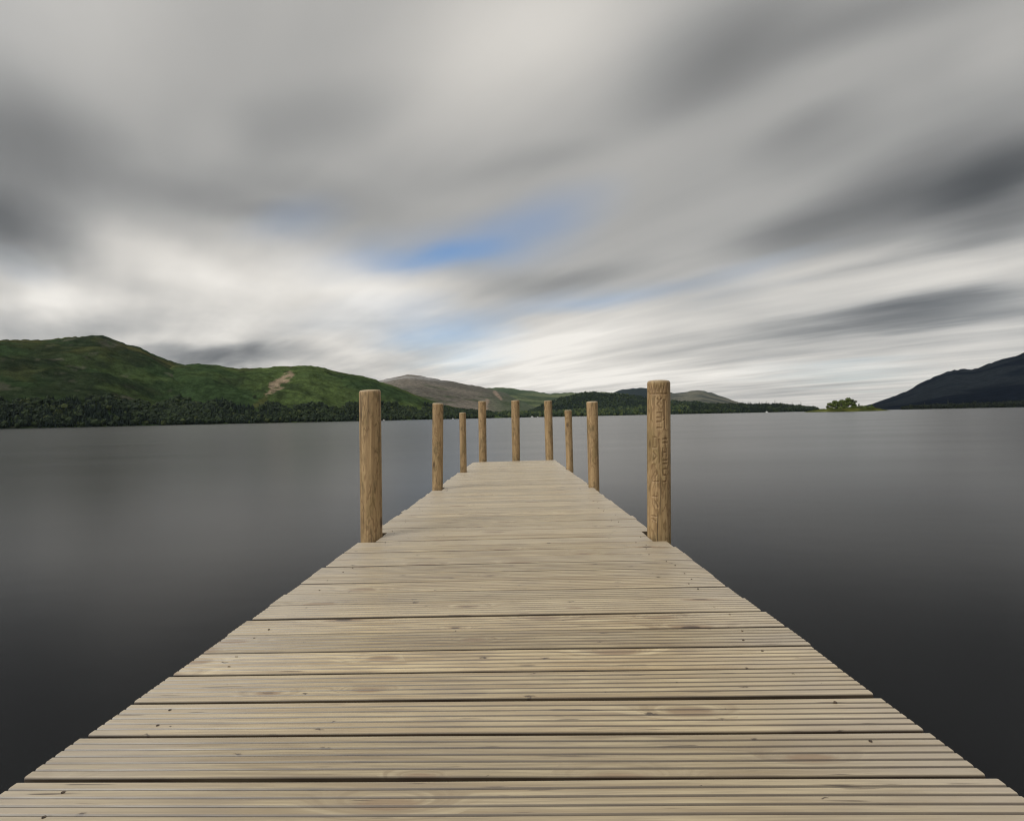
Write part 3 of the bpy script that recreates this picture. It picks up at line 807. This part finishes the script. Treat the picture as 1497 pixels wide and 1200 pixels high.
def build_post(p, k):
    bw = JM @ p['base']
    depth = -(R3.transposed() @ (bw - CAM)).z
    tw = CAM + wdir(p['tx'], p['ty']) * depth            # top, at the same distance
    axis = tw - bw; length = axis.length; axis.normalize()
    rt = p['tw'] / F * depth / 2; rb = p['rb']
    low = bw.z + 0.9                                     # down through the water to the lake bed
    carved = (k == 1)
    ns = 220 if carved else 72
    r_ = np.random.default_rng(300 + k)
    zs = np.concatenate([np.linspace(-low, 0, 14)[:-1], np.linspace(0, length - 0.03, 420 if carved else 60)])
    ch = min(0.016, rt * .22)
    th = np.linspace(0, 2 * np.pi, ns, endpoint=False)
    rows, info = [], []
    for z in zs:
        f = max(0, min(1, z / length)); R = rb + (rt - rb) * f
        w = 1 + .020 * np.sin(2 * th + k + z * 1.3) + .012 * np.sin(3 * th + 2 * k - z * 2.1) + .010 * (vnoise(th * 0 + z * 3 + k * 7, np.cos(th) * 2 + 5, 9) - .5)
        rad = R * w; c = np.zeros(ns)
        if carved and z > length - 1.0:
            u = (th - FACE)                              # arc from the face turned to the photographer
            u = (u + np.pi) % (2 * np.pi) - np.pi
            c = stroke_field(u, np.full(ns, length - z), R) * (np.abs(u) < 1.3)
            rad = rad - 0.0032 * c
        rows.append(np.stack([rad * np.cos(th), rad * np.sin(th), np.full(ns, z)], -1)); info.append(np.stack([c, c * 0, c * 0], -1))
    # rounded shoulder and slightly domed sawn top
    zt = length - 0.03
    for f, dz, tp in ((1.0, .030 - ch, 0), (.97, .030 - ch * .45, .5), (.90, .0295, 1), (.8, .031, 1), (.55, .0325, 1), (.28, .0332, 1), (.06, .0335, 1)):
        w = 1 + .020 * np.sin(2 * th + k + length * 1.3) + .012 * np.sin(3 * th + 2 * k - length * 2.1)
        tiltz = 0.05 * rt * f * np.cos(th + k * 1.7) * (tp > .4)
        rows.append(np.stack([rt * w * f * np.cos(th), rt * w * f * np.sin(th), zt + dz + tiltz], -1))
        info.append(np.stack([th * 0, th * 0 + tp, th * 0], -1))
    V = np.concatenate(rows); I = np.concatenate(info); nr = len(rows)
    idx = np.arange(nr * ns).reshape(nr, ns); nx = np.roll(idx, -1, 1)
    Fq = np.stack([idx[:-1], nx[:-1], nx[1:], idx[1:]], -1).reshape(-1, 4)
    me = mesh_np('post', V, Fq, POST, smooth=True)
    add_col(me, 'carve', I.astype(np.float32))
    o = bpy.data.objects.new('post', me); link(o, jetty)
    zax = axis; xax = Vector((1, 0, 0)); xax = (xax - zax * xax.dot(zax)).normalized(); yax = zax.cross(xax)
    Mw = Matrix.Translation(bw) @ Matrix((xax, yax, zax)).transposed().to_4x4()
    o.matrix_local = JI @ Mw
    return o

pb = JM @ post_specs[1]['base']
FACE = math.atan2(-pb.y, -pb.x)
LAB = ['thick post at the left edge nearest the viewer', 'tallest post with chiselled marks at the right edge', None, None,
       'short thin post near the far left corner', 'short thin post near the far right corner', None, None, None]
for k, p in enumerate(post_specs):
    o = build_post(p, k)
    if LAB[k]: o['label'] = LAB[k]

# ------------------------------------------------------------------ single trees
BARK, bnt, bbs = new_mat('bark')
tcb = bnt.n('ShaderNodeTexCoord')
bnt.l(bnt.mix(bnt.noise(tcb.outputs['Object'], 3.0, 4.0, .6), (0.035, 0.028, 0.02, 1), (0.10, 0.08, 0.06, 1)), bbs.inputs['Base Color'])
bbs.inputs['Roughness'].default_value = 0.9

def leaf_cloud(centres, radii, n, size, cols, seed):
    r = np.random.default_rng(seed)
    ci = r.choice(len(centres), n, p=np.array(radii)**2 / np.sum(np.array(radii)**2))
    d = r.normal(size=(n, 3)); d /= np.linalg.norm(d, axis=1)[:, None]
    rr = np.array(radii)[ci] * r.uniform(.55, 1.08, n)
    p = np.array(centres)[ci] + d * rr[:, None] * np.array((1, 1, .8))
    a = r.normal(size=(n, 3)); a /= np.linalg.norm(a, axis=1)[:, None]
    b = np.cross(a, d + r.normal(size=(n, 3)) * .5); b /= np.linalg.norm(b, axis=1)[:, None] + 1e-6
    s = size * r.uniform(.6, 1.4, n)[:, None]
    V = np.stack([p - a * s, p + b * s * .7, p + a * s, p - b * s * .7], 1).reshape(-1, 3)
    Fq = np.arange(n * 4).reshape(-1, 4)
    c = np.array(cols[0]) + (np.array(cols[1]) - np.array(cols[0])) * r.uniform(0, 1, (n, 1))
    return V, Fq, np.repeat(c, 4, 0)

def trunk_mesh(h, r0, limbs, rs):
    bm = bmesh.new()
    def tube(p0, p1, a, b):
        d = (p1 - p0).normalized(); x = d.orthogonal().normalized(); y = d.cross(x); rings = []
        for k in range(5):
            f = k / 4; c = p0.lerp(p1, f) + x * (math.sin(f * 3.1) * a * .6); r = a + (b - a) * f
            rings.append([bm.verts.new(c + x * r * math.cos(t) + y * r * math.sin(t)) for t in [2 * math.pi * q / 8 for q in range(8)]])
        for u, v in zip(rings[:-1], rings[1:]):
            for q in range(8): bm.faces.new((u[q], u[(q + 1) % 8], v[(q + 1) % 8], v[q]))
        bm.faces.new(rings[-1])
    tube(Vector((0, 0, -1.0)), Vector((rs.uniform(-.3, .3), rs.uniform(-.3, .3), h * .8)), r0, r0 * .25)
    for k in range(limbs):
        t = rs.uniform(0, 6.28); z = h * rs.uniform(.28, .6)
        tube(Vector((0, 0, z)), Vector((math.cos(t) * h * .28, math.sin(t) * h * .28, z + h * .22)), r0 * .45, r0 * .1)
    me = bpy.data.meshes.new('trunk'); bm.to_mesh(me); bm.free(); me.materials.append(BARK)
    return me

def tree(name, label, loc, h, wide, cols, seed, group=None, cat='tree', conif=False, low=.22, nleaf=900):
    rs = random.Random(seed)
    e = bpy.data.objects.new(name, None); link(e); e.location = loc; tag(e, label, cat, group)
    link(bpy.data.objects.new('trunk', trunk_mesh(h, h * .028 + .05, 0 if conif else 6, rs)), e)
    cs, rd = [], []
    if conif:
        for k in range(14):
            f = k / 13; z = h * (.12 + .86 * f); w = wide * (1.02 - f) * rs.uniform(.75, 1.15)
            for q in range(3):
                t = rs.uniform(0, 6.28); cs.append((math.cos(t) * w * .45, math.sin(t) * w * .45, z)); rd.append(max(.25, w * .55))
    else:
        for k in range(16):
            t = rs.uniform(0, 6.28); f = rs.uniform(0, 1); zz = h * (low + (.86 - low) * f)
            w = wide * math.sin(math.pi * (.18 + .72 * f)) * rs.uniform(.2, .8)
            cs.append((math.cos(t) * w, math.sin(t) * w, zz)); rd.append(wide * rs.uniform(.24, .42))
    V, Fq, C = leaf_cloud(cs, rd, nleaf, max(.22, wide * .1), cols, seed)
    me = mesh_np('crown', V, Fq, FOL); add_col(me, 'col', C.astype(np.float32))
    link(bpy.data.objects.new('crown', me), e)
    return e

def at_range(px, r):
    d = wdir(px, 605); k = r / math.hypot(d.x, d.y); return Vector((d.x * k, d.y * k, 0))

# the island and its trees
ISL_R = 700.0
ic = at_range(1236, ISL_R)
idir = Vector((ic.x, ic.y, 0)).normalized(); iside = Vector((idir.y, -idir.x, 0))
def island():
    nu, nv = 90, 24
    U, Vv = np.meshgrid(np.linspace(-1, 1, nu), np.linspace(-1, 1, nv))
    rr = np.sqrt(U**2 + Vv**2)
    z = 3.2 * (1 - sstep(.55, 1.0, rr)) * (.6 + .8 * fbm(U * 6, Vv * 6, 4, 4)) - .5 * (rr > .97)
    hw = 0.5 * (1281 - 1196) / F * ISL_R * 1.1
    P = np.stack([ic.x + iside.x * U * hw + idir.x * Vv * 26, ic.y + iside.y * U * hw + idir.y * Vv * 26, z - .1], -1)
    idx = np.arange(nu * nv).reshape(nv, nu)
    Fq = np.stack([idx[:-1, :-1], idx[:-1, 1:], idx[1:, 1:], idx[1:, :-1]], -1).reshape(-1, 4)
    me = mesh_np('island', P.reshape(-1, 3), Fq, HILL_MAT, smooth=True)
    k = fbm(P[..., 0] / 9, P[..., 1] / 9, 81, 4)
    c = lerp((.045, .056, .018), (.110, .118, .034), sstep(.35, .65, k))
    add_col(me, 'col', c.reshape(-1, 3).astype(np.float32))
    o = link(bpy.data.objects.new('island', me)); tag(o, 'small flat grassy island', 'island', kind='structure')
island()

def place(px, r): 
    p = at_range(px, r); return p
LG = ((.070, .095, .026), (.140, .162, .046)); MG = ((.055, .085, .024), (.120, .150, .042)); DG = ((.026, .042, .017), (.060, .080, .028))
ISL = [
    (1213, 6, 10.5, 5.2, LG, 'pale green tree at the left end of the island clump'),
    (1221, -2, 12.5, 6.0, MG, 'broad green tree left of the middle of the island clump'),
    (1230, 4, 14.0, 6.5, MG, 'dense tree in the middle of the island clump'),
    (1240, 0, 15.8, 6.8, MG, 'tallest tree on the small island'),
    (1248, 5, 14.6, 5.0, DG, 'dark tree closing the right side of the island clump'),
    (1256, 2, 8.5, 1.6, DG, 'thin small tree right of the island clump'),
]
for q, (px, dr, h, w, c, lab) in enumerate(ISL):
    p = place(px, ISL_R + dr); p.z = 1.0
    tree('tree', lab, p, h, w, c, 500 + q, 'trees on the small island', nleaf=1500, low=.08)
BUSH = [(1205, 4.0, 3.6, 'yellow green bush at the left tip of the island'), (1216, 5.5, 4.2, 'pale bush in front of the left end of the island clump'), (1229, 5.0, 4.6, 'pale bush in front of the middle of the island clump'),
        (1241, 5.5, 4.4, 'olive bush in front of the tallest island tree'), (1252, 5.8, 4.0, 'dark low bush at the right foot of the island clump'), (1260, 6.5, 4.2, 'rounded bush just right of the thin small island tree'),
        (1267, 6.2, 4.4, 'olive bush on the low right part of the island'), (1274, 6.0, 4.0, 'last bush towards the right tip of the island')]
for q, (px, h, w, lab) in enumerate(BUSH):
    p = place(px, ISL_R - 10 + 3 * (q % 3)); p.z = .6
    tree('bush', lab, p, h, w, LG if q in (0, 1, 2) else MG, 540 + q, 'bushes on the small island', cat='bush', nleaf=520, low=.1)

# trees standing out against hillside or sky
def on_hill(hill, px, t):
    P, _, _ = hill.point(np.array([float(px)]), np.array([float(t)])); return Vector(P[0])
def on_hill_py(hill, px, py):
    ts = np.linspace(0, 1, 200); P, _, _ = hill.point(np.full(200, float(px)), ts)
    c = (P - np.array(CAM)) @ np.array(R3); yy = CY + F * c[:, 1] / c[:, 2]
    return Vector(P[int(np.argmin(np.abs(yy - py)))])
tree('tree', 'lone dark round tree on the open green slope below the scree scar', on_hill_py(hill_scar, 372, 583), 14, 8, DG, 601, nleaf=700, low=.1)
tree('tree', 'small tree beside the lower end of the scree scar', on_hill_py(hill_scar, 386, 577), 7, 4, MG, 602, nleaf=300, low=.1)
SK = [(857, .97, 24, 5.0, 'tall conifer on the crest of the wooded knoll, left of a pair'), (872, .98, 22, 4.6, 'tall conifer on the crest of the wooded knoll, right of a pair')]
for q, (px, t, h, w, lab) in enumerate(SK):
    tree('conifer', lab, on_hill(wood_mid, px, t), h, w, ((.012, .022, .014), (.026, .040, .020)), 620 + q, 'conifers standing out on the skyline', conif=True, nleaf=700)
for q, px in enumerate((1046, 1057, 1066, 1078, 1086, 1095, 1110, 1121, 1133, 1144, 1158, 1171, 1180)):
    tree('conifer', 'dark conifer in the ragged treetop row along the low right shore', on_hill(wood_near, px, random.uniform(.5, .95)), random.uniform(22, 36), random.uniform(4, 6.5),
         ((.012, .022, .014), (.028, .042, .020)), 640 + q, 'conifers along the low right shore', conif=True, nleaf=600)
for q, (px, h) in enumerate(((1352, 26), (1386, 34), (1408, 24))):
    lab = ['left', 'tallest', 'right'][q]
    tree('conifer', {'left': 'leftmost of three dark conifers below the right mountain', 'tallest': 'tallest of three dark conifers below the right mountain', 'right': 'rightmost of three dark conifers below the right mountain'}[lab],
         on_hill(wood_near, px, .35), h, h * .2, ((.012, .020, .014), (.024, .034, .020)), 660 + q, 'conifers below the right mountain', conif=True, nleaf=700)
tree('tree', 'bright yellow green tree on the far shore right of the tallest post', on_hill(wood_near, 993, .12), 17, 11, ((.09, .12, .03), (.16, .18, .05)), 670, nleaf=900, low=.1)

# ------------------------------------------------------------------ boats
WHITE, wnt, wbs = new_mat('white_gelcoat')
tw_ = wnt.n('ShaderNodeTexCoord')
wnt.l(wnt.mix(wnt.noise(tw_.outputs['Object'], 1.5, 3.0, .5), (0.72, 0.72, 0.70, 1), (0.84, 0.84, 0.82, 1)), wbs.inputs['Base Color']); wbs.inputs['Roughness'].default_value = 0.35
DARKW, dnt, dbs = new_mat('boat_window')
dnt.l(dnt.mix(dnt.noise(dnt.n('ShaderNodeTexCoord').outputs['Object'], 2.0), (0.02, 0.025, 0.03, 1), (0.05, 0.055, 0.06, 1)), dbs.inputs['Base Color']); dbs.inputs['Roughness'].default_value = 0.15

def boat(label, loc, L, rot, group):
    e = bpy.data.objects.new('boat', None); link(e); e.location = loc; e.rotation_euler = (0, 0, rot); tag(e, label, 'boat', group)
    bm = bmesh.new(); rings = []
    for k in range(13):
        f = k / 12; x = (f - .5) * L; b = L * .16 * (1 - max(0, (f - .45) / .55) ** 2.2) * (.85 + .15 * min(1, f * 4)) + .02; fb = L * .10 * (1 + .5 * f * f)
        rings.append([bm.verts.new(v) for v in ((x, -b, fb), (x, -b * .8, fb * .35), (x, -b * .4, -L * .04), (x, b * .4, -L * .04), (x, b * .8, fb * .35), (x, b, fb))])
    for u, v in zip(rings[:-1], rings[1:]):
        for q in range(6): bm.faces.new((u[q], u[(q + 1) % 6], v[(q + 1) % 6], v[q]))
    bm.faces.new(rings[0]); bm.faces.new(rings[-1][::-1]); bmesh.ops.recalc_face_normals(bm, faces=bm.faces)
    me = bpy.data.meshes.new('hull'); bm.to_mesh(me); bm.free(); me.materials.append(WHITE); link(bpy.data.objects.new('hull', me), e)
    bm = bmesh.new(); w = L * .11; z0 = L * .11; z1 = L * .42
    lo = [bm.verts.new(v) for v in ((-.28 * L, -w, z0), (.24 * L, -w * .8, z0), (.24 * L, w * .8, z0), (-.28 * L, w, z0))]
    hi = [bm.verts.new(v) for v in ((-.26 * L, -w * .85, z1), (.10 * L, -w * .7, z1), (.10 * L, w * .7, z1), (-.26 * L, w * .85, z1))]
    for q in range(4): bm.faces.new((lo[q], lo[(q + 1) % 4], hi[(q + 1) % 4], hi[q]))
    bm.faces.new(hi); bmesh.ops.bevel(bm, geom=list(bm.edges), offset=L * .015, segments=2, affect='EDGES')
    me = bpy.data.meshes.new('cabin'); bm.to_mesh(me); bm.free(); me.materials.append(WHITE); cb = link(bpy.data.objects.new('cabin', me), e)
    for s_ in (-1, 1):
        bm = bmesh.new()
        q = [(-.2 * L, s_ * w * 1.0, z0 + L * .05), (.05 * L, s_ * w * .97, z0 + L * .05), (.02 * L, s_ * w * .93, z0 + L * .10), (-.2 * L, s_ * w * .95, z0 + L * .10)]
        vs = [bm.verts.new(c) for c in q]; f = bm.faces.new(vs if s_ < 0 else vs[::-1])
        r = bmesh.ops.extrude_face_region(bm, geom=[f]); bmesh.ops.translate(bm, verts=[v for v in r['geom'] if isinstance(v, bmesh.types.BMVert)], vec=(0, -s_ * w * .12, 0))
        me = bpy.data.meshes.new('window'); bm.to_mesh(me); bm.free(); me.materials.append(DARKW); link(bpy.data.objects.new('window', me), cb)

for px, r, L, a, lab in ((778, 1300, 8, .3, 'bright white boat at the far shore between the two middle end posts'), (786, 1320, 5, .1, 'small white boat just right of the brightest one'),
                         (1121, 1700, 8, -.3, 'white boat below the dark trees on the right shore'), (1196, 900, 5, .2, 'small white boat left of the grassy island'),
                         (561, 1450, 7, .2, 'pale boat at the shore just right of the near left post'), (662, 1500, 6, 0, 'pale boat at the shore right of the second left post')):
    p = at_range(px, r); p.z = 0.1
    d = math.atan2(p.y, p.x) - math.pi / 2
    boat(lab, p, L, d + a, 'white boats along the far shore')

# ------------------------------------------------------------------ air
def haze():
    m = bpy.data.materials.new('haze'); m.use_nodes = True; nt = NT(m.node_tree)
    out = nt.n('ShaderNodeOutputMaterial'); pv = nt.n('ShaderNodeVolumePrincipled')
    pv.inputs['Color'].default_value = (0.62, 0.79, 1.0, 1); pv.inputs['Density'].default_value = HAZE
    pv.inputs['Anisotropy'].default_value = 0.0
    nt.l(pv.outputs[0], out.inputs['Volume'])
    bm = bmesh.new(); bmesh.ops.create_cube(bm, size=1.0)
    for v in bm.verts: v.co = Vector((v.co.x * 24000, v.co.y * 24000, -4.0 if v.co.z < 0 else 2600.0))
    me = bpy.data.meshes.new('haze'); bm.to_mesh(me); bm.free(); me.materials.append(m)
    o = link(bpy.data.objects.new('haze', me)); tag(o, 'thin blue air over the lake', 'haze', kind='stuff')
HAZE = 0.9e-5
haze()

# ------------------------------------------------------------------ render settings
S.view_settings.view_transform = 'Standard'; S.view_settings.look = 'None'
S.view_settings.exposure = 0.0; S.view_settings.gamma = 1.0
S.render.engine = 'CYCLES'
S.cycles.max_bounces = 6; S.cycles.volume_bounces = 0
S.cycles.use_denoising = True
S.cycles.denoiser = 'OPENIMAGEDENOISE'; S.cycles.denoising_input_passes = 'RGB_ALBEDO_NORMAL'; S.cycles.denoising_prefilter = 'ACCURATE'
S.cycles.pixel_filter_type = 'BLACKMAN_HARRIS'; S.cycles.filter_width = 1.2
